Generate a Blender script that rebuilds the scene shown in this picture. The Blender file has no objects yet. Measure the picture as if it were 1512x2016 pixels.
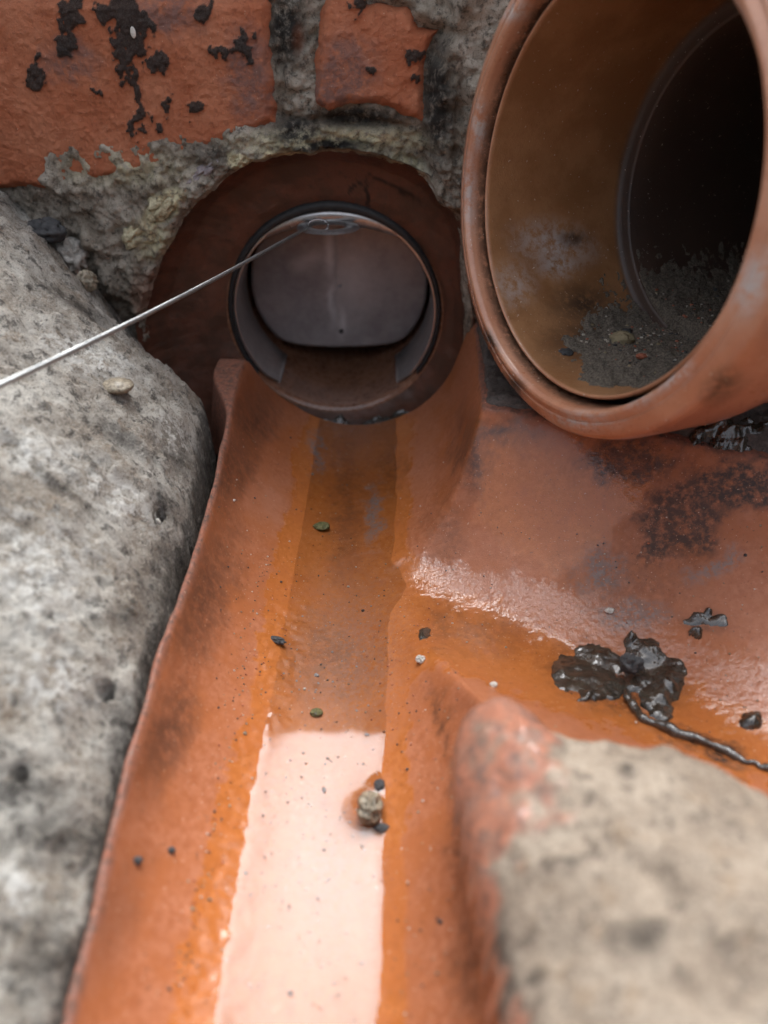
import bpy, math, random
import numpy as np

# ------------------------------------------------------------------ camera, sky, sun, exposure
S = bpy.context.scene
CAM = np.array([.021, 0.0, .2015]); PITCH = math.radians(37.0); FPX = 1456.0
cd = bpy.data.cameras.new("camera"); camera = bpy.data.objects.new("camera", cd)
S.collection.objects.link(camera); S.camera = camera
camera.location = CAM; camera.rotation_euler = (math.pi / 2 - PITCH, 0, 0)
cd.sensor_fit = 'VERTICAL'; cd.sensor_height = 36.0; cd.lens = 26.0
cd.clip_start = .005; cd.clip_end = 200.0
cd.dof.use_dof = True; cd.dof.focus_distance = .285; cd.dof.aperture_fstop = 6.8

SUN_EL = math.radians(64); SUN_AZ = math.radians(12)      # azimuth from +Y towards +X
W = bpy.data.worlds.new("World"); S.world = W; W.use_nodes = True
wn = W.node_tree; bg = wn.nodes['Background']
sky = wn.nodes.new('ShaderNodeTexSky'); sky.sky_type = 'NISHITA'; sky.sun_disc = False
sky.sun_elevation = SUN_EL; sky.sun_rotation = SUN_AZ; sky.dust_density = 4.0; sky.air_density = 1.0
hs = wn.nodes.new('ShaderNodeHueSaturation'); hs.inputs['Saturation'].default_value = .36
wn.links.new(sky.outputs[0], hs.inputs['Color']); wn.links.new(hs.outputs[0], bg.inputs['Color'])
bg.inputs['Strength'].default_value = .15
sd = bpy.data.lights.new("sun", 'SUN'); sd.energy = .78; sd.angle = math.radians(33); sd.color = (.90, .955, 1.0)
sun = bpy.data.objects.new("sun", sd); S.collection.objects.link(sun)
sun.rotation_euler = (-(math.pi / 2 - SUN_EL), 0, -SUN_AZ)
sun.location = (0, 1, 2)
S.view_settings.view_transform = 'Standard'; S.view_settings.look = 'None'
S.view_settings.gamma = 1.0; S.view_settings.use_curve_mapping = False
S.view_settings.exposure = 1.44
S.render.engine = 'CYCLES'; S.cycles.use_denoising = True
S.cycles.max_bounces = 6; S.cycles.diffuse_bounces = 3; S.cycles.glossy_bounces = 3; S.cycles.use_adaptive_sampling = True; S.cycles.adaptive_threshold = .02; S.cycles.transparent_max_bounces = 12
S.cycles.caustics_reflective = False; S.cycles.caustics_refractive = False

# ------------------------------------------------------------------ helpers
FW = np.array([0, math.cos(PITCH), -math.sin(PITCH)]); UP = np.array([0, math.sin(PITCH), math.cos(PITCH)])
def ray(px, py):
    return FW + (px - 756) / FPX * np.array([1., 0, 0]) - (py - 1008) / FPX * UP
def at(px, py, z=None, y=None, depth=None):
    r = ray(px, py)
    if depth is not None: k = depth
    elif z is not None: k = (z - CAM[2]) / r[2]
    else: k = (y - CAM[1]) / r[1]
    return CAM + k * r
def to_px(P):
    v = P - CAM; d = v @ FW
    return np.stack([756 + FPX * v[..., 0] / d, 1008 - FPX * (v @ UP) / d], -1)

_rng = np.random.RandomState(7)
PERM = _rng.permutation(256); PERM = np.concatenate([PERM, PERM, PERM])
GR = _rng.normal(size=(256, 3)); GR /= np.linalg.norm(GR, axis=1)[:, None]
def perlin(P):
    i = np.floor(P).astype(np.int64); f = P - i; i &= 255
    u = f * f * f * (f * (f * 6 - 15) + 10)
    out = 0
    for dx in (0, 1):
        wx = u[:, 0] if dx else 1 - u[:, 0]
        a = PERM[i[:, 0] + dx]
        for dy in (0, 1):
            wy = wx * (u[:, 1] if dy else 1 - u[:, 1])
            b = PERM[a + i[:, 1] + dy]
            for dz in (0, 1):
                g = GR[PERM[b + i[:, 2] + dz]]
                out = out + wy * (u[:, 2] if dz else 1 - u[:, 2]) * ((f[:, 0] - dx) * g[:, 0] + (f[:, 1] - dy) * g[:, 1] + (f[:, 2] - dz) * g[:, 2])
    return out
def fbm(P, scale, octv=4, seed=0.0, gain=.5, ridged=False):
    P = np.asarray(P, float); sh = P.shape[:-1]; Q = P.reshape(-1, P.shape[-1])
    if Q.shape[1] == 2: Q = np.c_[Q, np.zeros(len(Q))]
    Q = Q * scale + np.array([seed * 13.7, seed * 7.1 + 3.3, seed * 3.9 + 1.7])
    a = 1.0; r = 0
    for o in range(octv):
        n = perlin(Q)
        if ridged: n = .5 - np.abs(n) * 2
        r = r + a * n; a *= gain; Q = Q * 2.03 + 5.2
    return (r * 1.4).reshape(sh)
def sst(a, b, x):
    t = np.clip((x - a) / (b - a), 0, 1); return t * t * (3 - 2 * t)
def sdf(P, poly):
    """signed distance to a polygon, positive inside"""
    P = np.asarray(P, float); sh = P.shape[:-1]; Q = P.reshape(-1, 2); poly = np.asarray(poly, float)
    d = np.full(len(Q), 1e18); ins = np.zeros(len(Q), bool); n = len(poly)
    for k in range(n):
        a, b = poly[k], poly[(k + 1) % n]; e = b - a; w = Q - a
        t = np.clip((w @ e) / max(e @ e, 1e-18), 0, 1)
        d = np.minimum(d, ((w - t[:, None] * e) ** 2).sum(1))
        c = (a[1] > Q[:, 1]) != (b[1] > Q[:, 1])
        if b[1] != a[1]:
            xx = a[0] + (Q[:, 1] - a[1]) / (b[1] - a[1]) * e[0]
            ins ^= c & (Q[:, 0] < xx)
    d = np.sqrt(d); return np.where(ins, d, -d).reshape(sh)
def ell(pp, blobs):
    """soft union of ellipses (cx, cy, rx, ry[, angle]) : >0 inside, about 1 in the middle"""
    r = np.full(pp.shape[:-1], -9.0)
    for b in blobs:
        dx, dy = pp[..., 0] - b[0], pp[..., 1] - b[1]
        if len(b) > 4:
            c, s = math.cos(math.radians(b[4])), math.sin(math.radians(b[4])); dx, dy = c * dx + s * dy, -s * dx + c * dy
        r = np.maximum(r, 1 - np.sqrt((dx / b[2]) ** 2 + (dy / b[3]) ** 2))
    return r

COL = S.collection
def base_of(p):
    b = np.zeros(3)
    while p is not None: b = b + np.array(p.location); p = p.parent
    return b
def mesh_obj(name, V, F, mat, parent=None, attrs=None, smooth=True, base=None):
    """V world verts (n,3); F array (m,4|3) or list of lists. Origin at the parent's base or at the mesh's own base."""
    V = np.asarray(V, float)
    if parent is None:
        if base is None: base = np.array([(V[:, 0].min() + V[:, 0].max()) / 2, (V[:, 1].min() + V[:, 1].max()) / 2, V[:, 2].min()])
        off = np.asarray(base, float)
    else: off = base_of(parent)
    me = bpy.data.meshes.new(name)
    if isinstance(F, np.ndarray):
        m, k = F.shape
        me.vertices.add(len(V)); me.vertices.foreach_set('co', (V - off).ravel())
        me.loops.add(m * k); me.loops.foreach_set('vertex_index', F.ravel().astype(np.int32))
        me.polygons.add(m); me.polygons.foreach_set('loop_start', np.arange(0, m * k, k, dtype=np.int32))
        me.update(calc_edges=True)
    else:
        me.from_pydata((V - off).tolist(), [], [list(map(int, f)) for f in F]); me.update()
    me.polygons.foreach_set('use_smooth', np.full(len(me.polygons), smooth))
    for k, a in (attrs or {}).items():
        at_ = me.attributes.new(k, 'FLOAT', 'POINT'); at_.data.foreach_set('value', np.asarray(a, np.float32).ravel())
    if mat: me.materials.append(mat)
    me.validate()
    o = bpy.data.objects.new(name, me); COL.objects.link(o)
    if parent is not None: o.parent = parent
    else: o.location = off
    return o
def grid_faces(n, m, mask=None, wrap=False):
    i = np.arange(n * m).reshape(n, m)
    if wrap: i = np.concatenate([i, i[:, :1]], 1)
    F = np.stack([i[:-1, :-1], i[:-1, 1:], i[1:, 1:], i[1:, :-1]], -1).reshape(-1, 4)
    if mask is not None:
        k = mask.ravel(); F = F[k[F].all(1)]
    return F
def compact(V, F, attrs=None):
    u, inv = np.unique(F, return_inverse=True)
    return V[u], inv.reshape(F.shape), {k: np.asarray(a).ravel()[u] for k, a in (attrs or {}).items()}
def grid_obj(name, P, mat, parent=None, attrs=None, mask=None, flip=False, wrap=False):
    n, m = P.shape[:2]; F = grid_faces(n, m, mask, wrap)
    if flip: F = F[:, ::-1]
    V, F, A = compact(P.reshape(-1, 3), F, attrs)
    return mesh_obj(name, V, F, mat, parent, A)
def tag(o, label=None, cat=None, group=None, kind=None):
    if label: o['label'] = label
    if cat: o['category'] = cat
    if group: o['group'] = group
    if kind: o['kind'] = kind
    return o
def thing(name, label, cat, loc, group=None):
    o = bpy.data.objects.new(name, None); COL.objects.link(o); o.location = loc; o.empty_display_size = .02
    return tag(o, label, cat, group)
def frames(path):
    path = np.asarray(path, float); T = np.gradient(path, axis=0); T /= np.linalg.norm(T, axis=1)[:, None]
    ref = np.array([0, 0, 1.]) if abs(T[0][2]) < .9 else np.array([1., 0, 0]); A = []; 
    a = np.cross(T[0], ref); a /= np.linalg.norm(a)
    for t in T:
        a = a - t * (a @ t); a = a / np.linalg.norm(a); A.append(a)
    A = np.array(A); B = np.cross(T, A); return T, A, B
def tube(path, rad, seg=10):
    path = np.asarray(path, float); T, A, B = frames(path); rad = np.broadcast_to(rad, len(path))
    th = np.linspace(0, 2 * np.pi, seg, endpoint=False)
    V = path[:, None] + rad[:, None, None] * (np.cos(th)[None, :, None] * A[:, None] + np.sin(th)[None, :, None] * B[:, None])
    F = grid_faces(len(path), seg, wrap=True).tolist()
    F.append(list(range(seg))[::-1]); F.append([(len(path) - 1) * seg + k for k in range(seg)])
    return V.reshape(-1, 3), F
def join(parts):
    V, F, o = [], [], 0
    for v, f in parts:
        V.append(v); F += [[int(i) + o for i in q] for q in f]; o += len(v)
    return np.concatenate(V), F

# ------------------------------------------------------------------ materials
class NT:
    def __init__(s, name):
        s.mat = bpy.data.materials.new(name); s.mat.use_nodes = True; s.t = s.mat.node_tree
        s.b = s.t.nodes['Principled BSDF']; s.co = s.node('ShaderNodeTexCoord').outputs['Object']
    def node(s, ty, **kw):
        n = s.t.nodes.new(ty)
        for k, v in kw.items(): setattr(n, k, v)
        return n
    def put(s, sock, v):
        if isinstance(v, bpy.types.NodeSocket): s.t.links.new(v, sock)
        elif isinstance(v, (tuple, list)) and len(v) == 3 and sock.type == 'RGBA': sock.default_value = (*v, 1)
        else: sock.default_value = v
    def noise(s, scale, detail=4, rough=.55, dist=0, vec=None, off=0):
        n = s.node('ShaderNodeTexNoise'); v = vec or s.co
        if off:
            m = s.node('ShaderNodeVectorMath', operation='ADD'); s.put(m.inputs[0], v); m.inputs[1].default_value = (off, off * .7, -off); v = m.outputs[0]
        s.put(n.inputs['Vector'], v); n.inputs['Scale'].default_value = scale; n.inputs['Detail'].default_value = detail
        n.inputs['Roughness'].default_value = rough; n.inputs['Distortion'].default_value = dist
        return n.outputs['Fac']
    def vor(s, scale, feature='F1', rnd=1.0):
        n = s.node('ShaderNodeTexVoronoi', feature=feature); s.put(n.inputs['Vector'], s.co)
        n.inputs['Scale'].default_value = scale; n.inputs['Randomness'].default_value = rnd; return n.outputs['Distance']
    def math(s, op, a, b=0.0, c=0.0):
        n = s.node('ShaderNodeMath', operation=op); s.put(n.inputs[0], a); s.put(n.inputs[1], b); s.put(n.inputs[2], c); return n.outputs[0]
    def step(s, v, lo, hi):
        n = s.node('ShaderNodeMapRange', interpolation_type='SMOOTHSTEP'); s.put(n.inputs[0], v); n.inputs[1].default_value = lo; n.inputs[2].default_value = hi
        return n.outputs[0]
    def mix(s, f, a, b, blend='MIX'):
        n = s.node('ShaderNodeMix', data_type='RGBA', blend_type=blend); s.put(n.inputs[0], f); s.put(n.inputs[6], a); s.put(n.inputs[7], b); return n.outputs[2]
    def attr(s, name): return s.node('ShaderNodeAttribute', attribute_name=name).outputs['Fac']
    def bump(s, h, strength, dist, normal=None):
        n = s.node('ShaderNodeBump'); s.put(n.inputs['Height'], h); n.inputs['Strength'].default_value = strength; n.inputs['Distance'].default_value = dist
        if normal is not None: s.put(n.inputs['Normal'], normal)
        return n.outputs[0]
    def set(s, **kw):
        for k, v in kw.items(): s.put(s.b.inputs[k.replace('_', ' ')], v)
        return s.mat

def mat_clay():
    m = NT("wet_glazed_clay")
    wet, stain_shade, grey, pinkd, brk = (m.attr(k) for k in ('wet', 'stain_shade', 'grey', 'scuff', 'broken'))
    big = m.noise(60, 5, .6); mid = m.noise(420, 5, .65, off=3); fine = m.noise(2600, 3, .6, off=9)
    dry = m.mix(m.step(mid, .3, .7), (.33, .110, .046), (.42, .162, .082))
    dry = m.mix(m.step(big, .42, .68), dry, (.36, .118, .043))
    wt = m.mix(m.step(mid, .3, .72), (.37, .112, .024), (.45, .148, .040))
    wt = m.mix(m.math('MULTIPLY', m.step(big, .46, .62), .6), wt, (.40, .122, .033))
    c = m.mix(wet, dry, wt)
    c = m.mix(m.math('MULTIPLY', m.step(fine, .58, .72), .35), c, (.30, .085, .03))
    c = m.mix(m.math('MULTIPLY', m.step(m.noise(1500, 2, .5, off=21), .66, .72), m.math('ADD', .25, m.math('MULTIPLY', stain_shade, .6))), c, (.05, .035, .03))
    c = m.mix(m.math('MULTIPLY', m.step(m.noise(900, 3, .6, off=31), .665, .71), .8), c, (.05, .032, .02))
    c = m.mix(m.math('MULTIPLY', grey, m.step(m.noise(700, 5, .7, off=5), .36, .55)), c, (.23, .17, .15))
    c = m.mix(m.math('MULTIPLY', stain_shade, m.step(m.noise(330, 6, .72, off=14), .30, .58)), c, (.045, .026, .018))
    c = m.mix(m.math('MULTIPLY', pinkd, .7), c, (.42, .18, .105))
    c = m.mix(m.math('MULTIPLY', m.attr('brown'), m.math('ADD', .35, m.math('MULTIPLY', mid, .6))), c, (.17, .065, .035))
    ck = m.mix(m.step(m.noise(500, 4, .7, off=17), .35, .70), (.25, .10, .065), (.09, .055, .042))
    c = m.mix(brk, c, ck)
    c = m.mix(m.math('MULTIPLY', m.step(m.noise(1250, 2, .5, off=51), .70, .735), .75), c, (.62, .42, .30))
    c = m.mix(m.math('MULTIPLY', m.step(m.noise(140, 6, .75, off=55), .56, .66), .30), c, (.27, .085, .035))
    h = m.math('ADD', m.math('MULTIPLY', mid, .6), m.math('MULTIPLY', fine, .6))
    rip = m.noise(330, 3, .55, off=41)
    r = m.math('ADD', m.math('MULTIPLY', wet, -.16), m.math('ADD', .42, m.math('MULTIPLY', brk, .25)))
    nb = m.bump(h, .35, .0006)
    cn = m.bump(m.math('MULTIPLY', m.math('ADD', rip, m.math('MULTIPLY', mid, .5)), m.math('ADD', .2, m.math('MULTIPLY', m.attr('slick'), 1.3))), .5, .0012)
    return m.set(Base_Color=c, Roughness=r, Normal=nb, Specular_IOR_Level=.22, Coat_Weight=m.math('MULTIPLY', m.math('SUBTRACT', 1.0, m.attr('under')), m.math('ADD', .07, m.math('ADD', m.math('MULTIPLY', wet, .38), m.math('MULTIPLY', m.attr('slick'), .7)))),
                 Coat_Roughness=.045, Coat_IOR=1.7, Coat_Normal=cn)

def mat_stone(name, light, midc, dark, rust, bumpd=.0022, stretch=None):
    m = NT(name)
    st = m.attr('stain_shade'); pale = m.attr('pale')
    a = m.noise(45, 6, .68); b = m.noise(190, 6, .72, off=4); f = m.noise(900, 5, .75, off=8); g = m.noise(2600, 3, .7, off=2)
    c = m.mix(m.step(a, .36, .64), midc, light)
    c = m.mix(m.math('MULTIPLY', m.step(b, .50, .64), .85), c, dark)
    c = m.mix(m.math('MULTIPLY', m.step(m.noise(120, 5, .7, off=12), .56, .68), .55), c, rust)
    c = m.mix(m.math('MULTIPLY', m.step(f, .50, .66), .6), c, light)
    c = m.mix(m.math('MULTIPLY', m.step(f, .47, .33), .75), c, dark)
    c = m.mix(m.math('MULTIPLY', m.step(g, .57, .68), .75), c, (.04, .035, .03))
    c = m.mix(m.math('MULTIPLY', m.step(g, .40, .30), .5), c, (.62, .58, .50))
    c = m.mix(m.math('MULTIPLY', st, m.step(m.noise(300, 5, .7, off=25), .25, .52)), c, (.035, .03, .026))
    c = m.mix(m.math('MULTIPLY', pale, m.step(m.noise(260, 6, .78, off=29), .46, .58)), c, (.70, .68, .63))
    h = m.math('ADD', m.math('MULTIPLY', b, .9), m.math('ADD', m.math('MULTIPLY', f, .6), m.math('MULTIPLY', g, .25)))
    return m.set(Base_Color=c, Roughness=m.math('ADD', .62, m.math('MULTIPLY', f, .3)), Normal=m.bump(h, .8, bumpd), Specular_IOR_Level=.3)

def mat_mortar():
    m = NT("weathered_mortar")
    yel, dk, org = m.attr('yellow'), m.attr('stain_shade'), m.attr('clay')
    a = m.noise(70, 6, .7); b = m.noise(320, 6, .75, off=4); f = m.noise(1500, 4, .7, off=8)
    c = m.mix(m.step(a, .38, .62), (.28, .23, .175), (.52, .455, .37))
    c = m.mix(m.math('MULTIPLY', m.step(b, .48, .66), .85), c, (.06, .048, .038))
    c = m.mix(m.math('MULTIPLY', m.step(b, .44, .30), .6), c, (.42, .38, .31))
    c = m.mix(m.math('MULTIPLY', yel, m.step(m.noise(420, 5, .7, off=6), .34, .56)), c, (.76, .68, .43))
    c = m.mix(m.math('MULTIPLY', m.step(f, .56, .70), .6), c, (.035, .03, .025))
    c = m.mix(m.math('MULTIPLY', m.step(f, .42, .32), .45), c, (.55, .5, .42))
    c = m.mix(m.math('MULTIPLY', dk, m.step(m.noise(260, 5, .7, off=25), .22, .55)), c, (.03, .026, .022))
    c = m.mix(org, c, (.27, .10, .05))
    h = m.math('ADD', b, m.math('MULTIPLY', f, .5))
    return m.set(Base_Color=c, Roughness=.8, Normal=m.bump(h, .9, .0024), Specular_IOR_Level=.3)

def mat_brick():
    m = NT("red_brick")
    st, pu = m.attr('stain_shade'), m.attr('sooty')
    a = m.noise(55, 5, .6); b = m.noise(380, 6, .72, off=4); f = m.noise(1800, 4, .7, off=8)
    c = m.mix(m.step(a, .36, .66), (.44, .135, .060), (.53, .195, .10))
    c = m.mix(m.math('MULTIPLY', m.step(b, .52, .68), .5), c, (.20, .05, .025))
    c = m.mix(m.math('MULTIPLY', m.step(b, .42, .30), .35), c, (.45, .17, .09))
    c = m.mix(m.math('MULTIPLY', pu, m.step(m.noise(200, 5, .7, off=15), .3, .6)), c, (.24, .12, .095))
    c = m.mix(m.math('MULTIPLY', m.step(f, .62, .70), .55), c, (.10, .03, .02))
    c = m.mix(m.math('MULTIPLY', m.step(m.noise(1400, 2, .5, off=33), .71, .76), .8), c, (.65, .45, .33))
    c = m.mix(m.math('MULTIPLY', m.step(m.math('ADD', st, m.math('MULTIPLY', m.math('SUBTRACT', b, .5), .9)), .08, .75), .95), c, m.mix(m.step(f, .42, .66), (.010, .009, .008), (.055, .048, .040)))
    h = m.math('ADD', b, m.math('MULTIPLY', f, .55))
    return m.set(Base_Color=c, Roughness=m.math('ADD', .6, m.math('MULTIPLY', st, -.3)), Normal=m.bump(h, .8, .0016), Specular_IOR_Level=.35)

def mat_plastic():
    m = NT("orange_brown_plastic")
    sc, dk, inn = m.attr('scuff'), m.attr('stain_shade'), m.attr('inside')
    a = m.noise(50, 5, .6); b = m.noise(500, 5, .7, off=4); f = m.noise(1700, 3, .7, off=9)
    c = m.mix(m.step(a, .35, .65), (.45, .195, .108), (.53, .265, .16))
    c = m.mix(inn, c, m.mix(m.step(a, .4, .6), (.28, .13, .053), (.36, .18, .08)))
    c = m.mix(m.math('MULTIPLY', m.step(b, .55, .7), .4), c, (.25, .095, .04))
    c = m.mix(m.math('MULTIPLY', sc, m.step(m.noise(260, 6, .75, off=6), .36, .60)), c, (.50, .45, .42))
    c = m.mix(m.math('MULTIPLY', dk, m.step(m.noise(300, 5, .7, off=25), .25, .55)), c, (.06, .035, .022))
    c = m.mix(m.attr('deep_shade'), c, (.050, .036, .032))  # painted shade: the bore goes near black past its inner step
    c = m.mix(m.math('MULTIPLY', m.step(m.noise(900, 2, .4, off=45), .725, .75), .8), c, (.6, .5, .42))
    c = m.mix(m.math('MULTIPLY', m.step(f, .70, .76), .5), c, (.08, .05, .035))
    r = m.math('ADD', .20, m.math('MULTIPLY', b, .20))
    return m.set(Base_Color=c, Roughness=m.math('ADD', r, m.math('MULTIPLY', inn, .12)), Normal=m.bump(m.math('ADD', b, f), .25, .0006), Specular_IOR_Level=.5,
                 Coat_Weight=m.math('MULTIPLY', m.math('SUBTRACT', 1.0, inn), .6), Coat_Roughness=.12)

def mat_simple(name, c1, c2, scale, rough=.6, bumpd=.001, metal=0.0, spec=.5, coat=0.0, bs=.6):
    m = NT(name); n = m.noise(scale, 5, .68); f = m.noise(scale * 4.3, 4, .7, off=6)
    c = m.mix(m.step(m.math('ADD', m.math('MULTIPLY', n, .65), m.math('MULTIPLY', f, .35)), .36, .64), c1, c2)
    kw = dict(Base_Color=c, Roughness=m.math('ADD', rough - .08, m.math('MULTIPLY', f, .16)), Metallic=metal, Specular_IOR_Level=spec,
              Normal=m.bump(m.math('ADD', n, m.math('MULTIPLY', f, .4)), bs, bumpd))
    if coat: kw.update(Coat_Weight=coat, Coat_Roughness=.08)
    return m.set(**kw)

def mat_water():
    m = NT("clear_water")
    t = m.node('ShaderNodeBsdfTransparent'); t.inputs[0].default_value = (.93, .925, .92, 1)
    g = m.node('ShaderNodeBsdfGlossy'); g.inputs['Roughness'].default_value = .045
    nb = m.bump(m.noise(40, 1, .3), .02, .0003); m.put(g.inputs['Normal'], nb)
    fr = m.node('ShaderNodeFresnel'); fr.inputs['IOR'].default_value = 1.45; m.put(fr.inputs['Normal'], nb)
    mx = m.node('ShaderNodeMixShader'); m.put(mx.inputs[0], fr.outputs[0]); m.put(mx.inputs[1], t.outputs[0]); m.put(mx.inputs[2], g.outputs[0])
    m.t.links.new(mx.outputs[0], m.t.nodes['Material Output'].inputs['Surface']); m.t.nodes.remove(m.b)
    return m.mat

CLAY = mat_clay()
STONE = mat_stone("grey_benching_concrete", (.60, .565, .50), (.34, .29, .235), (.06, .052, .045), (.28, .19, .115), .0045)
NEARST = mat_stone("tan_benching_concrete", (.42, .345, .265), (.27, .21, .155), (.13, .10, .076), (.28, .19, .115), .0014)
MORTAR = mat_mortar(); BRICK = mat_brick(); PLASTIC = mat_plastic(); WATER = mat_water()
BLACKMORTAR = mat_simple("sooty_mortar", (.045, .036, .031), (.125, .10, .085), 500, .55, .0016)
STEEL = mat_simple("dull_stainless_steel", (.46, .44, .43), (.58, .56, .55), 160, .30, .0003, metal=.85, bs=.2)
FLAPSTEEL = mat_simple("sheen_flap_steel", (.31, .29, .295), (.42, .40, .405), 60, .34, .0004, metal=.35, bs=.2)
def add_sheen_streak(mat):
    t = mat.node_tree; b = t.nodes['Principled BSDF']; src = b.inputs['Base Color'].links[0].from_socket
    mx = t.nodes.new('ShaderNodeMix'); mx.data_type = 'RGBA'; an = t.nodes.new('ShaderNodeAttribute'); an.attribute_name = 'sheen_streak'
    t.links.new(an.outputs['Fac'], mx.inputs[0]); t.links.new(src, mx.inputs[6]); mx.inputs[7].default_value = (.80, .79, .80, 1); t.links.new(mx.outputs[2], b.inputs['Base Color'])  # pale highlight streaks painted into the flap's colour
add_sheen_streak(FLAPSTEEL)
WIRE = mat_simple("galvanised_wire", (.36, .38, .38), (.52, .54, .53), 900, .30, .0001, metal=.8, bs=.2)
MUD = mat_simple("wet_black_mud", (.022, .018, .013), (.060, .048, .034), 260, .16, .0010, spec=.6, coat=1.0, bs=.5)
SILT = mat_simple("damp_silt", (.085, .068, .05), (.33, .28, .215), 1300, .6, .0016, bs=.9)
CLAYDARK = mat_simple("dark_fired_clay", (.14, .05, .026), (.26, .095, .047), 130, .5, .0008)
SOIL = mat_simple("garden_soil", (.06, .045, .033), (.12, .09, .065), 40, .9, .01)
DARKSTONE = mat_simple("black_grit", (.03, .03, .032), (.075, .075, .075), 700, .6, .001)

# ------------------------------------------------------------------ setting: ground and the unseen sides of the pit
TOP = .272
def slab_ring():
    xs = [-12, -.26, .32, 12]; ys = [-12, -.30, .3465, 12]; V = []; F = []
    for j in range(4):
        for i in range(4): V.append((xs[i], ys[j], TOP))
    for j in range(3):
        for i in range(3):
            if not (i == 1 and j == 1): a = j * 4 + i; F.append([a, a + 1, a + 5, a + 4])
    k = len(V); c = [(-.5, -.42), (.75, -.42), (.75, .85), (-.5, .85)]
    V += [(x, y, TOP - .004) for x, y in c] + [(x, y, -.10) for x, y in c]
    for q in range(4): F.append([k + q, k + (q + 1) % 4, k + 4 + (q + 1) % 4, k + 4 + q])
    F.append([k + 4, k + 5, k + 6, k + 7])
    return np.array(V), F
gv, gf = slab_ring()
tag(mesh_obj("ground", gv, gf, SOIL, smooth=False, base=(0, 0, TOP)), kind='structure')

# ------------------------------------------------------------------ the clay channel with its side branch
def x0(y): return .0005 + .0065 * sst(.05, .34, y)
def Rm(y): return .0462 + .0062 * sst(.16, .335, y)
def trough(s, R):
    a = np.abs(s); c = .955 * R
    z = R - np.sqrt(np.maximum(R * R - np.minimum(a, c) ** 2, 0)); return z + np.maximum(a - c, 0) * 3.3
BO = np.array([.050, .200]); BE = np.array([.823, -.568]); BN = np.array([.568, .823])
def ztop_left(x, y): return -.020 * sst(.322, .350, y) ** 2 * 2 + .0275 + .0105 * sst(.03, .15, y) + .0085 * sst(.2, .335, y) + .0006 * fbm(np.stack([x * .2, y], -1), 60, 4, 2)
def ztop_right(x, y): return .057 + .0035 * sst(.27, .34, y) + .0010 * fbm(np.stack([x, y], -1), 110, 4, 3)
def clay_parts(x, y):
    p = np.stack([x, y], -1)
    wob = .0006 * fbm(p, 28, 3, 5)
    main = trough(x - x0(y) + wob * .6, Rm(y))
    q = p - BO; t = q @ BE; s = q @ BN
    w = np.maximum(.0575 + (t + .031) * .313, .035)
    zb = .0043 + .085 * np.maximum(t, 0) + 25 * np.maximum(-t - .03, 0) ** 2
    br = np.where(s > 0, .058 * np.abs(s / w) ** 1.9, .056 * np.abs(s / .078) ** 2.0) + zb
    k = .0045; h = np.clip(.5 + .5 * (br - main) / k, 0, 1)
    z = br * (1 - h) + main * h - k * h * (1 - h)
    return z, main, br
def clay_z(x, y):
    x = np.asarray(x, float); y = np.asarray(y, float)
    z, main, br = clay_parts(x, y)
    top = np.where(x < x0(y), ztop_left(x, y), ztop_right(x, y))
    exc = z - top
    zz = np.where(exc > 0, top + .0006 * (1 - np.exp(-np.maximum(exc, 0) / .004)), z)
    sl_ = x - x0(y); lump = .00045 * sst(.24, .19, y) * sst(-.034, -.024, sl_) * sst(-.008, -.015, sl_) * fbm(np.stack([x, y], -1), 230, 3, 10) + .00045 * sst(.008, .014, sl_) * sst(.03, .02, sl_) * fbm(np.stack([x, y], -1), 80, 4, 11)
    lump = lump + .00022 * fbm(np.stack([x, y], -1), 30, 3, 8) + .00005 * fbm(np.stack([x, y], -1), 420, 3, 9)
    return zz + lump, exc
step = .00068
gx = np.arange(-.066, .235, step); gy = np.arange(-.11, .3455, step)
X, Y = np.meshgrid(gx, gy)
Z, EXC = clay_z(X, Y)
side = X < x0(Y)
limL = .0060 + .0012 * fbm(np.stack([X, Y], -1), 30, 3, 14) + .036 * sst(.275, .318, Y) * sst(.349, .334, Y)
# the outer face of the left rim drops away
Z = np.where(side & (EXC > limL), Z - (EXC - limL) * 1.6, Z)
rough = .0003 * fbm(np.stack([X, Y, Z], -1), 200, 4, 12)
Z = Z + np.where(EXC > -.003, rough * sst(-.003, .003, EXC), 0)
keep = np.where(side, EXC < limL + .02, EXC < .032)
near = sdf(np.stack([X, Y], -1), [(.052, -.2), (.052, .092), (.062, .098), (.1, .07), (.3, -.02), (.3, -.2)]) > .004
keep &= ~near
P = np.stack([X, Y, Z], -1); PX = to_px(P)
wp = np.stack([fbm(P, 120, 5, 20), fbm(P, 120, 5, 21)], -1) * 26 + np.stack([fbm(P, 420, 3, 22), fbm(P, 420, 3, 23)], -1) * 8
Q = PX + wp
wetpoly = [(590, 835), (575, 900), (590, 950), (560, 1010), (548, 1060), (532, 1150), (528, 1230), (495, 1285), (515, 1330), (498, 1400), (462, 1450), (430, 1560), (402, 1680), (372, 1800), (340, 1930), (300, 2200),
           (765, 2200), (772, 2016), (785, 1850), (790, 1750), (797, 1600), (800, 1480), (812, 1430), (800, 1365), (850, 1305), (950, 1345), (1100, 1400), (1300, 1470), (1700, 1620), (1700, 1480), (1300, 1330), (1150, 1270), (1010, 1200), (890, 1165), (800, 1115), (790, 1040), (815, 950), (800, 900), (830, 830)]
wetpoly2 = [(925, 820), (1140, 850), (1330, 880), (1260, 1000), (1190, 1085), (1100, 1130), (1010, 1110), (950, 1060), (930, 960)]
wet = np.maximum(sst(-1.5, 2.5, sdf(Q, wetpoly)), sst(-10, 20, sdf(Q, wetpoly2)) * .95)
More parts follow.
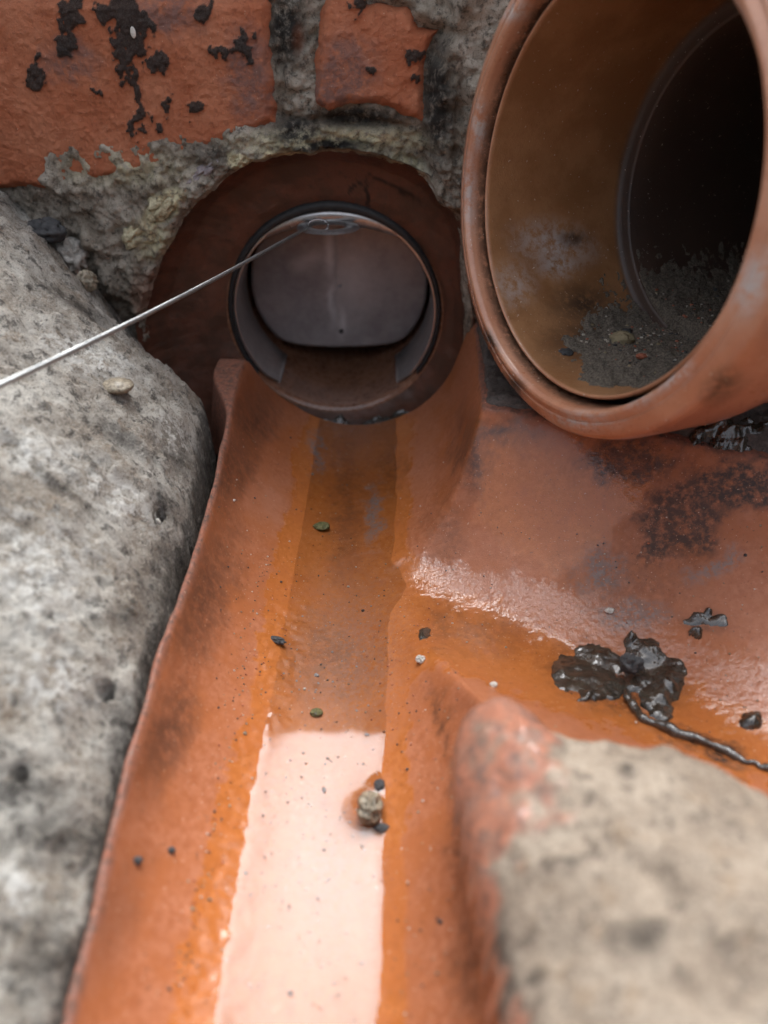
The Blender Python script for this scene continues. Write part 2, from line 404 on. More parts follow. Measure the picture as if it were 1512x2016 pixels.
wet = np.maximum(wet, sst(.0006, -.0004, clay_parts(X, Y)[0] - .0072 - .0010 * fbm(P, 70, 5, 24)) * sst(.05, .04, X) * sst(-.032, -.024, X - x0(Y)))
stain_shade = np.clip(np.maximum.reduce([
    2.6 * ell(Q, [(1235, 905, 110, 55), (1340, 1020, 105, 90, -30), (1450, 950, 130, 60), (1290, 1070, 30, 60, 20)]),
    .9 * ell(Q, [(445, 930, 70, 120, 20), (400, 1180, 75, 190, 15), (330, 1450, 60, 160, 18), (500, 830, 60, 60)]),
    1.0 * ell(Q, [(930, 900, 45, 110), (980, 850, 90, 40)]), .8 * ell(Q, [(930, 1900, 50, 180), (900, 1640, 25, 200, -8), (870, 1430, 25, 110, -12)]),
    .5 * ell(Q, [(680, 1000, 35, 200), (770, 930, 40, 60), (870, 1230, 60, 80), (880, 1050, 60, 100), (640, 1300, 120, 120)]),
    1.2 * ell(Q, [(1210, 1335, 175, 85, 15), (1400, 1475, 150, 26, 22), (1390, 1222, 60, 32)]), .45 * ell(Q, [(1250, 1150, 200, 130), (940, 1250, 180, 60)])]), 0, 1)
grey = np.clip(np.maximum.reduce([1.4 * ell(Q, [(627, 890, 18, 60), (1180, 1130, 70, 60), (1400, 1115, 90, 30, -20), (1250, 1215, 120, 40), (735, 1010, 25, 80)]),
                                  .5 * ell(Q, [(700, 1300, 140, 260), (650, 1700, 130, 250)])]), 0, 1)
scuff = np.clip(np.maximum.reduce([1.2 * ell(Q, [(525, 985, 55, 70), (720, 1093, 40, 7)]), .6 * ell(Q, [(830, 900, 35, 120), (960, 1085, 120, 50, 25), (1380, 1190, 200, 110, 15)])]), 0, 1)
brown = .7 * np.clip(np.maximum.reduce([1.3 * ell(Q, [(455, 900, 70, 150, 20), (400, 1160, 80, 220, 16), (310, 1480, 70, 200, 18), (220, 1800, 70, 200, 18), (500, 800, 70, 90)]), 1.1 * ell(Q, [(920, 880, 50, 130), (1040, 850, 140, 50), (1240, 900, 160, 80), (925, 1880, 40, 160, -6)]), .7 * ell(Q, [(690, 1000, 60, 260), (1330, 1020, 160, 130)])]), 0, 1)
slick = np.clip(2.0 * ell(Q, [(880, 1140, 110, 45, 18), (1060, 1190, 150, 60, 20), (1250, 1270, 200, 75, 24), (1450, 1360, 160, 80, 24)]), 0, 1)
broken = sst(-.0022, .0006, EXC + .0012 * fbm(P, 200, 3, 30))
channel = thing("clay_channel", "orange glazed clay drain channel with a side branch, running to the round hole", "drain channel", (0, .1, 0))
grid_obj("trough", P, CLAY, channel, dict(under=sst(.0046, .0040, Z), brown=brown, slick=slick, wet=wet, stain_shade=stain_shade, grey=grey, scuff=scuff, broken=broken), keep)

# ------------------------------------------------------------------ water lying in the channel
wx = np.arange(-.034, .075, .0007); wy = np.arange(-.11, .3448, .0007); WX, WY = np.meshgrid(wx, wy)
czw, _ = clay_z(WX, WY)
PEBBLE_AT = at(727, 1606, z=.003)
WZ = .0041 + .00010 * np.exp(-np.maximum(.0041 - czw, 0) / .00022)                       # meniscus along the clay
for (mx_, my_, am, rr) in ((PEBBLE_AT[0], PEBBLE_AT[1], .0030, .0030), (*at(745, 1548, z=.004)[:2], .0010, .0014), (*at(752, 1632, z=.004)[:2], .0008, .0012)):
    WZ += am * np.exp(-np.hypot(WX - mx_, WY - my_) / rr) 
tag(grid_obj("water", np.stack([WX, WY, WZ], -1), WATER, mask=czw < .0052), kind='structure')

# ------------------------------------------------------------------ brick wall with the mortar collar round the hole
YW = .335
wall = thing("brick_wall", "old red brick wall with crumbling mortar around the round pipe hole", "wall", (0, YW, 0))
def wp2(px, py, y=YW): q = at(px, py, y=y); return (q[0], q[2])
hole_px = [(905, 520), (908, 470), (893, 425), (862, 392), (838, 358), (790, 336), (740, 318), (690, 308), (640, 305), (585, 310), (540, 319), (495, 332), (455, 352), (420, 375), (388, 402), (362, 432), (336, 475), (315, 520), (300, 560), (288, 610), (284, 660), (290, 720), (330, 800), (400, 870), (520, 930), (660, 950), (800, 930), (890, 860), (912, 780), (910, 650)]
HO = np.array([wp2(*p) for p in hole_px]); HC = np.array([-.017, .052])
ang = np.arctan2(HO[:, 1] - HC[1], HO[:, 0] - HC[0]); rad = np.hypot(*(HO - HC).T); o = np.argsort(ang); ang, rad = ang[o], rad[o]
NT_ = 760; th = np.linspace(-np.pi, np.pi, NT_, endpoint=False)
rh = np.interp(th, np.r_[ang[-1] - 2 * np.pi, ang, ang[0] + 2 * np.pi], np.r_[rad[-1], rad, rad[0]])
rh = np.convolve(np.r_[rh[-6:], rh, rh[:6]], np.ones(13) / 13, 'valid')
cs = np.stack([np.cos(th), np.sin(th)], -1)
rh = rh + .0016 * fbm(cs, 4.5, 5, 31) * 1.2
brick1 = [wp2(-330, -6), wp2(300, -6), wp2(528, -6), wp2(533, 120), wp2(541, 245), wp2(300, 340), wp2(100, 374), wp2(0, 376), wp2(-330, 384)]
brick2 = [wp2(645, -40), wp2(632, 20), wp2(622, 80), wp2(617, 130), wp2(618, 200), wp2(645, 224), wp2(690, 206), wp2(760, 214), wp2(800, 232), wp2(836, 246), wp2(836, 190), wp2(834, 140), wp2(846, 90), wp2(866, 60), wp2(825, 52), wp2(800, 12), wp2(740, 6), wp2(722, 18), wp2(712, -40)]
smear = [wp2(*p) for p in [(66, 352), (78, 300), (135, 276), (220, 280), (300, 262), (420, 255), (480, 248), (545, 246), (600, 262), (640, 300), (640, 420), (420, 560), (285, 680), (250, 620), (200, 560), (150, 470), (110, 400)]]
NR = 230; u = np.linspace(0, 1, NR) ** 1.7
R_ = rh[None, :] + u[:, None] * (.34 - rh[None, :])
MX = HC[0] + R_ * cs[None, :, 0]; MZ = HC[1] + R_ * cs[None, :, 1]; M2 = np.stack([MX, MZ], -1)
dist = R_ - rh[None, :]
sm = sst(-.003, .005, sdf(M2, smear) + .003 * fbm(M2, 60, 4, 33))
MXP = to_px(np.stack([MX, np.full_like(MX, YW), MZ], -1))
right_lump = [(842, 420), (850, 330), (838, 240), (850, 130), (880, 60), (900, -80), (1060, -80), (1000, 120), (960, 420)]
rl = sst(-12, 25, sdf(MXP, right_lump))
top_m = sst(-10, 18, sdf(MXP, [(705, -90), (735, 8), (800, 14), (830, 52), (900, 62), (960, -90)]))
MY = YW + .0060 - .0075 * sm - .012 * rl - .005 * top_m
MY -= .0030 * (.25 - np.abs(fbm(M2, 48, 5, 37, .55))) + .0036 * fbm(M2, 55, 5, 34) + .0024 * fbm(M2, 190, 5, 35, .6) + .0012 * np.abs(fbm(M2, 420, 3, 36))
MY -= .004 * sst(.004, .02, dist) * sst(.05, .02, dist) * sst(.05, .09, MZ) * (1 - sm) * .3
groove = ell(MXP, [(700, 245, 130, 16, 4), (548, 150, 14, 130), (900, 240, 12, 160, 4)])
MY += .006 * np.clip(groove, 0, .6)
MY += .006 * sst(.0035, 0, dist) ** 2                                  # the collar's edge turns into the hole
yellow = np.clip(np.maximum.reduce([3.0 * ell(MXP + 12 * np.stack([fbm(M2, 120, 4, 38), fbm(M2, 120, 4, 39)], -1), [(325, 405, 62, 30, -40), (475, 315, 30, 20), (800, 375, 30, 26), (560, 300, 60, 12, -8)]), 1.3 * ell(MXP, [(660, 280, 260, 34), (800, 330, 60, 30, 30), (300, 470, 50, 60, -40), (800, 370, 45, 40)]), .7 * ell(MXP, [(250, 330, 160, 50)])]), 0, 1)
mortar_stain_shade = np.clip(np.maximum.reduce([1.6 * ell(MXP, [(560, 60, 55, 110), (585, 260, 70, 40), (700, 235, 120, 30), (860, 200, 40, 170), (640, 290, 130, 16)]), .9 * ell(MXP, [(180, 600, 90, 90), (420, 300, 60, 30)]), 1 * sst(.03, .0, MZ)]), 0, 1)  # mortar stains, plus shade painted in the joints and under the smaller brick
mcl = np.clip(1.4 * ell(MXP, [(285, 590, 35, 60), (300, 545, 25, 20), (585, 80, 15, 40)]), 0, 1) * .6
mp = np.stack([MX, MY, MZ], -1)
rel_ = mp - np.array([.0801, .2404, .1418]); axl = rel_ @ np.array([.9051, .4171, -.0824]); axr = np.linalg.norm(rel_ - axl[..., None] * np.array([.9051, .4171, -.0824]), axis=-1)
keepm = ~((axl > .02) & (axr < .0600)) & (MZ > -.05) & (MZ < TOP - .001) & (MX > -.262) & (MX < .30)
grid_obj("mortar", mp, MORTAR, wall, dict(yellow=yellow, stain_shade=mortar_stain_shade, clay=mcl), keepm, flip=True, wrap=True)

def brick(poly, stains, sooty, seed, res=.0006, fac=1.0):
    poly = np.array(poly); lo, hi = poly.min(0) - .002, poly.max(0) + .002
    bx, bz = np.meshgrid(np.arange(lo[0], hi[0], res), np.arange(lo[1], hi[1], res)); b2 = np.stack([bx, bz], -1)
    d = sdf(b2, poly) + .0011 * fbm(b2, 140, 5, seed)
    y = YW + .0011 * fbm(b2, 40, 4, seed + 1) * fac - .0008 * np.abs(fbm(b2, 320, 4, seed + 2, .6))
    y += .0035 * sst(.0045, 0, d) ** 2 + .016 * sst(.0004, -.0016, d)
    pp = to_px(np.stack([bx, np.full_like(bx, YW), bz], -1))
    q = pp + np.stack([fbm(b2, 160, 5, seed + 3), fbm(b2, 160, 5, seed + 4)], -1) * 26
    st = sst(-.22, .25, ell(q, stains) + .35 * fbm(b2, 420, 4, seed + 6)) if stains else np.zeros_like(bx)
    so = np.clip(1.6 * ell(q, sooty), 0, 1) if sooty else np.zeros_like(bx)
    y -= st * (.0011 + .0011 * np.abs(fbm(b2, 300, 4, seed + 5)))
    F = grid_faces(*bx.shape, mask=d > -.0019)
    V, F, A = compact(np.stack([bx, y, bz], -1).reshape(-1, 3), F[:, ::-1], dict(stain_shade=st, sooty=so))
    return mesh_obj("brick", V, F[:, ::-1], BRICK, wall, A)
brick(brick1, [(133, 30, 24, 45), (135, 90, 22, 30), (235, 20, 38, 26), (262, 55, 40, 36), (262, 100, 16, 22), (238, 130, 18, 14), (308, 124, 22, 19), (446, 92, 24, 18), (485, 88, 16, 16), (490, 112, 10, 16), (75, 145, 14, 34), (262, 175, 10, 45, -14), (272, 232, 11, 40), (378, 208, 13, 16), (305, 244, 12, 9), (335, 215, 8, 16), (195, 180, 8, 9), (240, 70, 8, 80), (400, 20, 14, 16)],
      [(490, 150, 60, 130), (140, 120, 80, 50), (330, 30, 90, 60)], 40)
brick(brick2, [(715, 10, 20, 16), (728, 128, 12, 10), (815, 105, 9, 12), (822, 155, 10, 9)], [(680, 150, 80, 120), (640, 190, 50, 50)], 50)
for (xa, xb, sd_) in ((-.262, -.094, 60), (-.085, .06, 64), (.069, .21, 68)):     # the next course up, above the frame
    brick([(xa, .1975), (xb, .1975), (xb, .262), (xa, .262)], [], [], sd_, .002)
# flake of purple-grey stone pressed into the collar
def lump_mesh(c, r, seed, rot=0.0, res=26, amp=.35, freq=2.2):
    th_, ph = np.meshgrid(np.linspace(0, np.pi, res), np.linspace(0, 2 * np.pi, 2 * res, endpoint=False), indexing='ij')
    n = np.stack([np.sin(th_) * np.cos(ph), np.sin(th_) * np.sin(ph), np.cos(th_)], -1)
    k = 1 + amp * fbm(n, freq, 4, seed) ; k = np.where(k > 1.08, 1.08 + (k - 1.08) * .3, k)
    v = n * k[..., None] * np.array(r); ca, sa = math.cos(rot), math.sin(rot)
    v = np.stack([ca * v[..., 0] - sa * v[..., 1], sa * v[..., 0] + ca * v[..., 1], v[..., 2]], -1)
    return (v + np.array(c)).reshape(-1, 3), grid_faces(res, 2 * res, wrap=True)

YCHIP = mat_simple("cream_lime_mortar", (.34, .29, .18), (.70, .63, .42), 300, .8, .0016, bs=.8)
PCHIP = mat_simple("purple_grey_stone", (.20, .165, .17), (.36, .31, .31), 500, .7, .0012)
def chip(px, py, ra, rb_, th_, ang_, mt, seed, yoff=.006):
    c = at(px, py, y=YW - yoff); vv, ff = lump_mesh((0, 0, 0), (ra, rb_, th_), seed, math.radians(ang_), 30, .75, 1.7)
    vv = np.stack([vv[:, 0], -vv[:, 2], vv[:, 1]], -1) + c
    return mesh_obj("mortar_chip", vv, ff, mt, wall)
chip(318, 404, .0085, .0048, .0042, 42, YCHIP, 201, .0005); chip(396, 342, .0085, .0026, .0040, 32, PCHIP, 202, .0005); chip(474, 312, .0045, .0030, .0034, 20, YCHIP, 203, -.0005)
chip(262, 462, .0060, .0042, .0040, 60, YCHIP, 205, -.001); chip(872, 375, .0026, .0022, .0026, 0, PCHIP, 207, .002)
# ------------------------------------------------------------------ clay pipe behind the collar: bell mouth and bore
BC = np.array([-.004, .0535]); RB = .0525
pipe = thing("clay_pipe", "dark clay drain pipe seen inside the round hole in the wall", "pipe", (BC[0], .36, 0))
tt = np.linspace(0, 1, 40)
inner = BC + RB * 1.05 * cs; outer = HC + (rh[:, None] + .0035) * cs
prof = [(0, .337), (.05, .344), (.10, .350)]
e1 = np.interp(tt, [0, .15, .55, .85, 1], [0, .04, .30, .85, 1.0]); yy = np.interp(tt, [0, .3, .7, 1], [.3365, .3475, .358, .3625])
BM = outer[None] * (1 - e1)[:, None, None] + inner[None] * e1[:, None, None]
bell = np.stack([BM[..., 0], np.broadcast_to(yy[:, None], BM.shape[:2]) + .0008 * fbm(BM, 60, 3, 70), BM[..., 1]], -1)
bp = to_px(bell); crack = np.clip(3 * ell(bp + 8 * np.stack([fbm(BM, 200, 3, 71)] * 2, -1), [(700, 365, 35, 5, -35), (745, 352, 30, 4, 30), (790, 375, 45, 5, 30), (725, 385, 5, 30)]), 0, 1)
CLAYBELL = NT("dark_socket_clay"); m_ = CLAYBELL
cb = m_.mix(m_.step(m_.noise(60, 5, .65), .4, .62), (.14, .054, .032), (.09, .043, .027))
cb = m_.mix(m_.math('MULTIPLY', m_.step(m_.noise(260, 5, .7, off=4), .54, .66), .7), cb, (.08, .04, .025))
cb = m_.mix(m_.attr('stain_shade'), cb, (.02, .012, .01))
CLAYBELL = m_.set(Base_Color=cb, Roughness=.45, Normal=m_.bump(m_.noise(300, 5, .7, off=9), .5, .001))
grid_obj("socket", bell, CLAYBELL, pipe, dict(stain_shade=crack), flip=True, wrap=True)
yb = np.concatenate([[.3622, .3628, .365], np.linspace(.37, .62, 40)]); rb = np.concatenate([[RB * 1.055, RB * 1.012, RB], np.full(40, RB)])
bore = np.stack([BC[0] + rb[:, None] * cs[None, ::4, 0], np.broadcast_to(yb[:, None], (43, NT_ // 4)), BC[1] + rb[:, None] * cs[None, ::4, 1]], -1)
bpx = to_px(bore); bst = np.clip(np.maximum(1.2 * ell(bpx, [(630, 740, 16, 60), (745, 730, 20, 40)]), 0), 0, 1) * .0
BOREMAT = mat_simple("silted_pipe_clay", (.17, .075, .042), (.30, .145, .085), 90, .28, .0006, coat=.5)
grid_obj("bore", bore, BOREMAT, pipe, dict(stain_shade=bst), flip=True, wrap=True)
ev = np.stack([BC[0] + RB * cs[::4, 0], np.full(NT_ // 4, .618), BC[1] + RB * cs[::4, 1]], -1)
mesh_obj("bore_end", ev, [list(range(len(ev)))], CLAYDARK, pipe, dict(stain_shade=np.ones(len(ev))), smooth=False)
# wet silt in the joint gap
sx, sy = np.meshgrid(np.linspace(-.045, .04, 120), np.linspace(.343, .366, 40))
s2 = np.stack([sx, sy], -1)
sz = -.0085 + .0035 * fbm(s2, 90, 4, 72) + .012 * (np.abs(sx - BC[0]) / .05) ** 2 + .004 * sst(.357, .364, sy)
tag(grid_obj("joint_silt", np.stack([sx, sy, sz], -1), MUD), "dark wet silt in the gap between channel end and pipe", "silt", kind='stuff')

# ------------------------------------------------------------------ steel flap valve inside the pipe
valve = thing("flap_valve", "dark steel non-return flap valve with a round band inside the hole", "valve", (BC[0], .366, .002))
def band(a0, a1, r0, r1, ya, ybk, n=140):
    a = np.radians(np.linspace(a0, a1, n)); c, s = np.sin(a), np.cos(a)          # angle from the top, clockwise
    ed = .0012 * np.clip(1 - (a1 - np.degrees(a)) / 9, 0, 1) + .0012 * np.clip(1 - (np.degrees(a) - a0) / 9, 0, 1)
    ring = []
    for (r, y) in ((r0, ya), (r0, ybk), (r1, ybk), (r1, ya)):
        ring.append(np.stack([BC[0] + r * c, y + 0 * a + (ed * 3 if y == ya else 0), BC[1] + r * s], -1))
    Pp = np.stack(ring, 1); F = grid_faces(n, 4, wrap=True).tolist(); F += [[0, 1, 2, 3], [(n - 1) * 4 + k for k in (3, 2, 1, 0)]]
    return Pp.reshape(-1, 3), F
v, f = band(-141, 141, .0520, .0506, .3645, .402); bo = mesh_obj("band", v, f, STEEL, valve)
mb = bo.modifiers.new("bevel", 'BEVEL'); mb.width = .0003; mb.segments = 2
ga = np.radians(np.linspace(-126, 126, 120)); gvv = []
for r_, y_ in ((.0519, .3640), (.0522, .3614), (.0528, .3606), (.0536, .3614), (.0541, .3650)):
    rr_ = r_ + (.0030 * np.cos(ga / 2) ** 6 if r_ > .0530 else 0 * ga)
    gvv.append(np.stack([BC[0] + rr_ * np.sin(ga), y_ + 0 * ga, BC[1] + rr_ * np.cos(ga)], -1))
GASK = mat_simple("black_rubber_seal", (.012, .012, .013), (.03, .03, .03), 500, .5, .0003)
grid_obj("dark_gap_ring", np.array(gvv), GASK, valve)  # black ring added in place of the dark gap around the band
# top crown plate: a crescent that hangs from the band and carries the eyelet tab
ca = np.radians(np.linspace(-38, 38, 60)); lowz = BC[1] + .0505 * np.cos(ca) - .0052 * np.cos(ca / math.radians(38) * math.pi / 2) ** .7
V = []; F = []
for k, a in enumerate(ca):
    xo = BC[0] + .0535 * math.sin(a); zo = BC[1] + .0535 * math.cos(a); xi = BC[0] + .0515 * math.sin(a); zi = lowz[k]
    V += [(xo, .3632, zo), (xi, .3628, zi), (xi, .3646, zi), (xo, .3646, zo)]
F = grid_faces(60, 4, wrap=True).tolist() + [[0, 1, 2, 3], [236 + k for k in (3, 2, 1, 0)]]
mesh_obj("crown_plate", np.array(V), F, STEEL, valve)
# eyelet tab: an oval plate with an oval hole, bent forward
ec = at(646, 449, y=.357); na = 48; aa = np.linspace(0, 2 * np.pi, na, endpoint=False); V = []
for (ra, rb_, dz) in ((.0148, .0080, 0), (.0142, .0076, .0011), (.0092, .0046, .0011), (.0086, .0042, 0)):
    for a in aa: V.append((ec[0] + ra * math.cos(a), ec[1] + rb_ * math.sin(a), ec[2] + dz + .10 * rb_ * math.sin(a)))
V = np.array(V).reshape(4, na, 3); F = grid_faces(4, na, wrap=True).tolist()
F += [[k, (k + 1) % na, 3 * na + (k + 1) % na, 3 * na + k] for k in range(na)]
mesh_obj("eyelet_tab", V.reshape(-1, 3), F, STEEL, valve)
# flap: nearly round plate with a cut bottom edge, hanging inside
fy0 = .402; fc = np.array([BC[0], .4]); av = np.linspace(0, 2 * np.pi, 120, endpoint=False)
ox = BC[0] + .0492 * np.sin(av) * (1 - .02 * np.cos(av)); oz = BC[1] + .0492 * np.cos(av)
cut = .0135 + .0022 * np.abs(np.sin(av)) * 0; oz = np.where(oz < cut + .010, cut + .010 - .010 * (1 - np.exp(-(cut + .010 - oz) / .010)) * .98, oz)
def fly(x, z): return fy0 + .010 * (.103 - z) / .1 + .0022 * np.exp(-((x - BC[0]) / .004) ** 2) * 0
V = [np.stack([ox, fly(ox, oz), oz], -1), np.stack([ox, fly(ox, oz) + .0022, oz], -1)]
nrr = 30; rows = []
for k in range(nrr + 1):
    r = 1 - k / nrr * .995; xx = BC[0] + (ox - BC[0]) * r; zz = BC[1] + (oz - BC[1]) * r
    crease = .0009 * np.exp(-np.abs(xx - BC[0] + .001 - .06 * (zz - .06)) / .0035)
    rows.append(np.stack([xx, fly(xx, zz) - crease, zz], -1))
rows.insert(0, V[1]); G = np.array(rows)
F = grid_faces(len(rows), 120, wrap=True).tolist(); F.append([(len(rows) - 1) * 120 + k for k in range(120)][::-1]); F.append(list(range(120)))
fpx = to_px(G) + 10 * np.stack([fbm(G, 90, 3, 75)] * 2, -1)
sheen_streak = np.clip(np.maximum.reduce([1.0 * ell(fpx, [(648, 500, 16, 70), (655, 590, 12, 70), (672, 630, 14, 50)]), .55 * ell(fpx, [(690, 560, 70, 110), (610, 515, 50, 25, -35)])]), 0, 1) * .95
mesh_obj("flap", G.reshape(-1, 3), F, FLAPSTEEL, valve, dict(sheen_streak=sheen_streak))
hp = at(672, 652, y=fly(0, .024) - .0009)
hv, hf = tube([hp + np.array([0, .002, 0]), hp + np.array([0, -.0008, 0]), hp + np.array([0, -.0011, 0])], [.0013, .0013, .0008], 14)
mesh_obj("flap_hole_stub", hv, hf, DARKSTONE, valve)  # black stub added to stand for the hole in the flap
hv, hf = [], []
for s_ in (-1, 1):
    hb = np.array([BC[0] + s_ * .0115, .3665, .1005])
    V = [hb + np.array(d) for d in ((-.0012, -.002, .003), (.0012, -.002, .003), (.0012, .03, .003), (-.0012, .03, .003), (-.0012, -.002, -.0045), (.0012, -.002, -.0045), (.0012, .03, -.003), (-.0012, .03, -.003))]
    mesh_obj("hinge_arm", np.array(V), [[0, 3, 2, 1], [4, 5, 6, 7], [0, 1, 5, 4], [2, 3, 7, 6], [1, 2, 6, 5], [3, 0, 4, 7]], STEEL, valve, smooth=False)

# ------------------------------------------------------------------ twisted wire cable tied to the eyelet
c0 = np.array([ec[0] - .0090, ec[1] - .002, ec[2] + .001]); c1 = at(0, 740, depth=.186); c2 = c1 + (c1 - c0) * .42
cpath = np.array([c0 + (c2 - c0) * k - np.array([.0012, 0, .0034]) * math.sin(math.pi * k) for k in np.linspace(0, 1, 900)])
T_, A_, B_ = frames(cpath); L_ = np.linspace(0, np.linalg.norm(c2 - c0), 900); parts = []
for k in range(6):
    ph = L_ / .0085 * 2 * np.pi + k * np.pi / 3
    parts.append(tube(cpath + .00050 * (np.cos(ph)[:, None] * A_ + np.sin(ph)[:, None] * B_), .00031, 6))
parts.append(tube(cpath, .0004, 6))
cv, cf = join(parts)
cable = thing("wire_cable", "thin twisted steel cable stretched from the valve eyelet across the hole to the left", "cable", cpath[450])
mesh_obj("strands", cv, cf, WIRE, cable)
la = np.linspace(0, 2 * np.pi, 40); lp = np.stack([c0[0] + .0045 + .0048 * np.cos(la), c0[1] + .0022 * np.sin(la), c0[2] + .0006 + .0022 * np.sin(la)], -1)
mesh_obj("loop", *tube(lp[:-1], .0006, 8), STEEL, cable)

# ------------------------------------------------------------------ big concrete lump on the left
fp = [(-.0450, -.16), (-.0452, .06), (-.0465, .12), (-.0485, .18), (-.0505, .23), (-.0540, .262), (-.0590, .288), (-.071, .304), (-.086, .322), (-.099, .336), (-.110, .362), (-.125, .40), (-.30, .42), (-.30, -.16)]
sx, sy = np.meshgrid(np.arange(-.262, -.040, .0008), np.arange(-.13, .352, .0008)); s2 = np.stack([sx, sy], -1)
d = sdf(s2, fp) + .0022 * fbm(s2, 38, 5, 80) + .0008 * fbm(s2, 180, 3, 84)
fac = .30 + .70 * sst(.02, .22, sy)
dd = np.maximum(d, 0)
sz = .0270 + .0100 * sst(.03, .15, sy) + .004 * sst(.1, .3, sy) + fac * (.007 * (1 - np.exp(-dd / .006)) + .048 * (1 - np.exp(-dd / .045)) + .42 * dd)
sz += .0042 * sst(0, .008, d) * (.2 - np.abs(fbm(s2 @ np.array([[.9, .5], [-.4, .7]]), 42, 5, 85, .6))) + .0014 * sst(0, .003, d) * fbm(s2, 240, 4, 86, .6) + .0042 * fbm(s2, 22, 5, 81) + .0018 * fbm(s2 @ np.array([[.8, .6], [-.25, .33]]), 120, 5, 82, .6) + .0011 * fbm(s2, 380, 4, 83, .65)
sz += .024 * sst(.22, .33, sy) * sst(-.085, -.135, sx)
SP = to_px(np.stack([sx, sy, sz], -1))
pit = np.clip(2 * ell(SP, [(312, 1008, 16, 20), (206, 1352, 22, 26), (38, 1520, 20, 20)]), 0, 1); sz -= .006 * pit
ridge = np.clip(2.2 * ell(SP, [(85, 1790, 10, 90, 8)]), 0, 1); sz += .0025 * ridge
sz = np.where(d < 0, sz + d * 22, sz)
sst_ = np.clip(np.maximum.reduce([pit, .8 * ell(SP + 25 * np.stack([fbm(s2, 70, 4, 89), fbm(s2, 70, 4, 79)], -1), [(120, 960, 150, 22, 35), (250, 870, 130, 20, 40), (60, 1560, 150, 60), (110, 1900, 110, 130), (150, 600, 120, 24, 30), (250, 1230, 60, 50), (330, 1150, 70, 160, 12), (330, 1000, 60, 60), (250, 1440, 60, 140, 20), (120, 1650, 120, 80), (360, 900, 50, 90, -30), (120, 440, 60, 30), (60, 400, 90, 30)]), sst(.0016, .0002, d) * .7]), 0, 1)
pale = np.clip(np.maximum.reduce([1.5 * ell(SP + 30 * np.stack([fbm(s2, 60, 4, 87), fbm(s2, 60, 4, 88)], -1), [(60, 1120, 170, 160), (80, 1330, 130, 110), (230, 980, 120, 60, 40), (60, 880, 140, 60, 30), (180, 700, 160, 50, 25), (20, 1750, 70, 90), (340, 850, 60, 30, 50)]), 0 * SP[..., 0]]), 0, 1)
left = grid_obj("concrete_lump", np.stack([sx, sy, sz], -1), STONE, None, dict(stain_shade=sst_, pale=pale), d > -.0026)
tag(left, "large rough grey concrete benching lump filling the left side beside the channel", "concrete lump")
def left_z(x, y): i = np.argmin((sx[0] - x) ** 2); j = np.argmin((sy[:, 0] - y) ** 2); return sz[j, i]
def on_left(px, py):
    p = np.array([px, py]); e2 = ((SP - p) ** 2).sum(-1); dep = (np.stack([sx, sy, sz], -1) - CAM) @ FW
    k = np.argmin(np.where((d > .001) & (e2 < max(25, e2[d > .001].min() * 1.01 + 9)), dep, 9)); return np.array([sx.ravel()[k], sy.ravel()[k], sz.ravel()[k]])

# ------------------------------------------------------------------ near concrete at the lower right, over the clay corner
cz = .060
fpn = [tuple(at(a, b, z=.055)[:2]) for a, b in ((1075, 2500), (1030, 2200), (1008, 2016), (990, 1920), (965, 1800), (936, 1680), (914, 1570), (901, 1480), (906, 1405), (925, 1378), (960, 1364), (1010, 1375), (1060, 1400), (1110, 1442), (1200, 1452), (1300, 1462), (1400, 1500), (1512, 1560), (1700, 1650), (2100, 1850), (2600, 2300))] + [(.3, -.2), (.05, -.2)]
nx, ny = np.meshgrid(np.arange(.030, .30, .0009), np.arange(-.10, .122, .0009)); n2 = np.stack([nx, ny], -1)
dn = sdf(n2, fpn) + .0014 * fbm(n2, 55, 5, 90)
nz = .0525 + .010 * (1 - np.exp(-np.maximum(dn, 0) / .005)) + .26 * np.maximum(dn, 0) + .0022 * fbm(n2, 45, 5, 91) + .0012 * fbm(n2, 160, 4, 92)
nz = np.where(dn < 0, nz + dn * 12, nz)
cornerd = ell(n2 + .006 * np.stack([fbm(n2, 110, 5, 94), fbm(n2, 110, 5, 95)], -1), [(*at(985, 1480, z=.07)[:2], .0105, .012), (*at(955, 1400, z=.06)[:2], .0085, .008), (*at(1040, 1420, z=.062)[:2], .006, .005), (*at(920, 1540, z=.06)[:2], .006, .016), (*at(950, 1800, z=.06)[:2], .003, .03)])
nclay = sst(-.30, .35, cornerd + .35 * fbm(n2, 260, 4, 96))
nstain = np.clip(np.maximum(.8 * sst(.004, 0, dn) * (1 - nclay), .8 * ell(n2, [(*at(1100, 1425, z=.07)[:2], .004, .003), (*at(1250, 1470, z=.075)[:2], .003, .003), (*at(1140, 1650, z=.075)[:2], .003, .002), (*at(1080, 1850, z=.075)[:2], .003, .002), (*at(970, 1730, z=.07)[:2], .003, .008), (*at(1290, 1780, z=.08)[:2], .008, .005)])), 0, 1)
NM = NEARST.copy(); NM.name = "tan_concrete_over_clay"
t_ = NM.node_tree; b_ = t_.nodes['Principled BSDF']; src = b_.inputs['Base Color'].links[0].from_socket
mxn = t_.nodes.new('ShaderNodeMix'); mxn.data_type = 'RGBA'; an = t_.nodes.new('ShaderNodeAttribute'); an.attribute_name = 'clay'
nz_ = t_.nodes.new('ShaderNodeTexNoise'); nz_.inputs['Scale'].default_value = 300; nz_.inputs['Detail'].default_value = 6; nz_.inputs['Roughness'].default_value = .72
rp = t_.nodes.new('ShaderNodeValToRGB'); rp.color_ramp.elements[0].position = .36; rp.color_ramp.elements[0].color = (.22, .13, .10, 1); rp.color_ramp.elements[1].position = .56; rp.color_ramp.elements[1].color = (.46, .19, .115, 1)
tcn = t_.nodes.new('ShaderNodeTexCoord'); t_.links.new(tcn.outputs['Object'], nz_.inputs['Vector'])
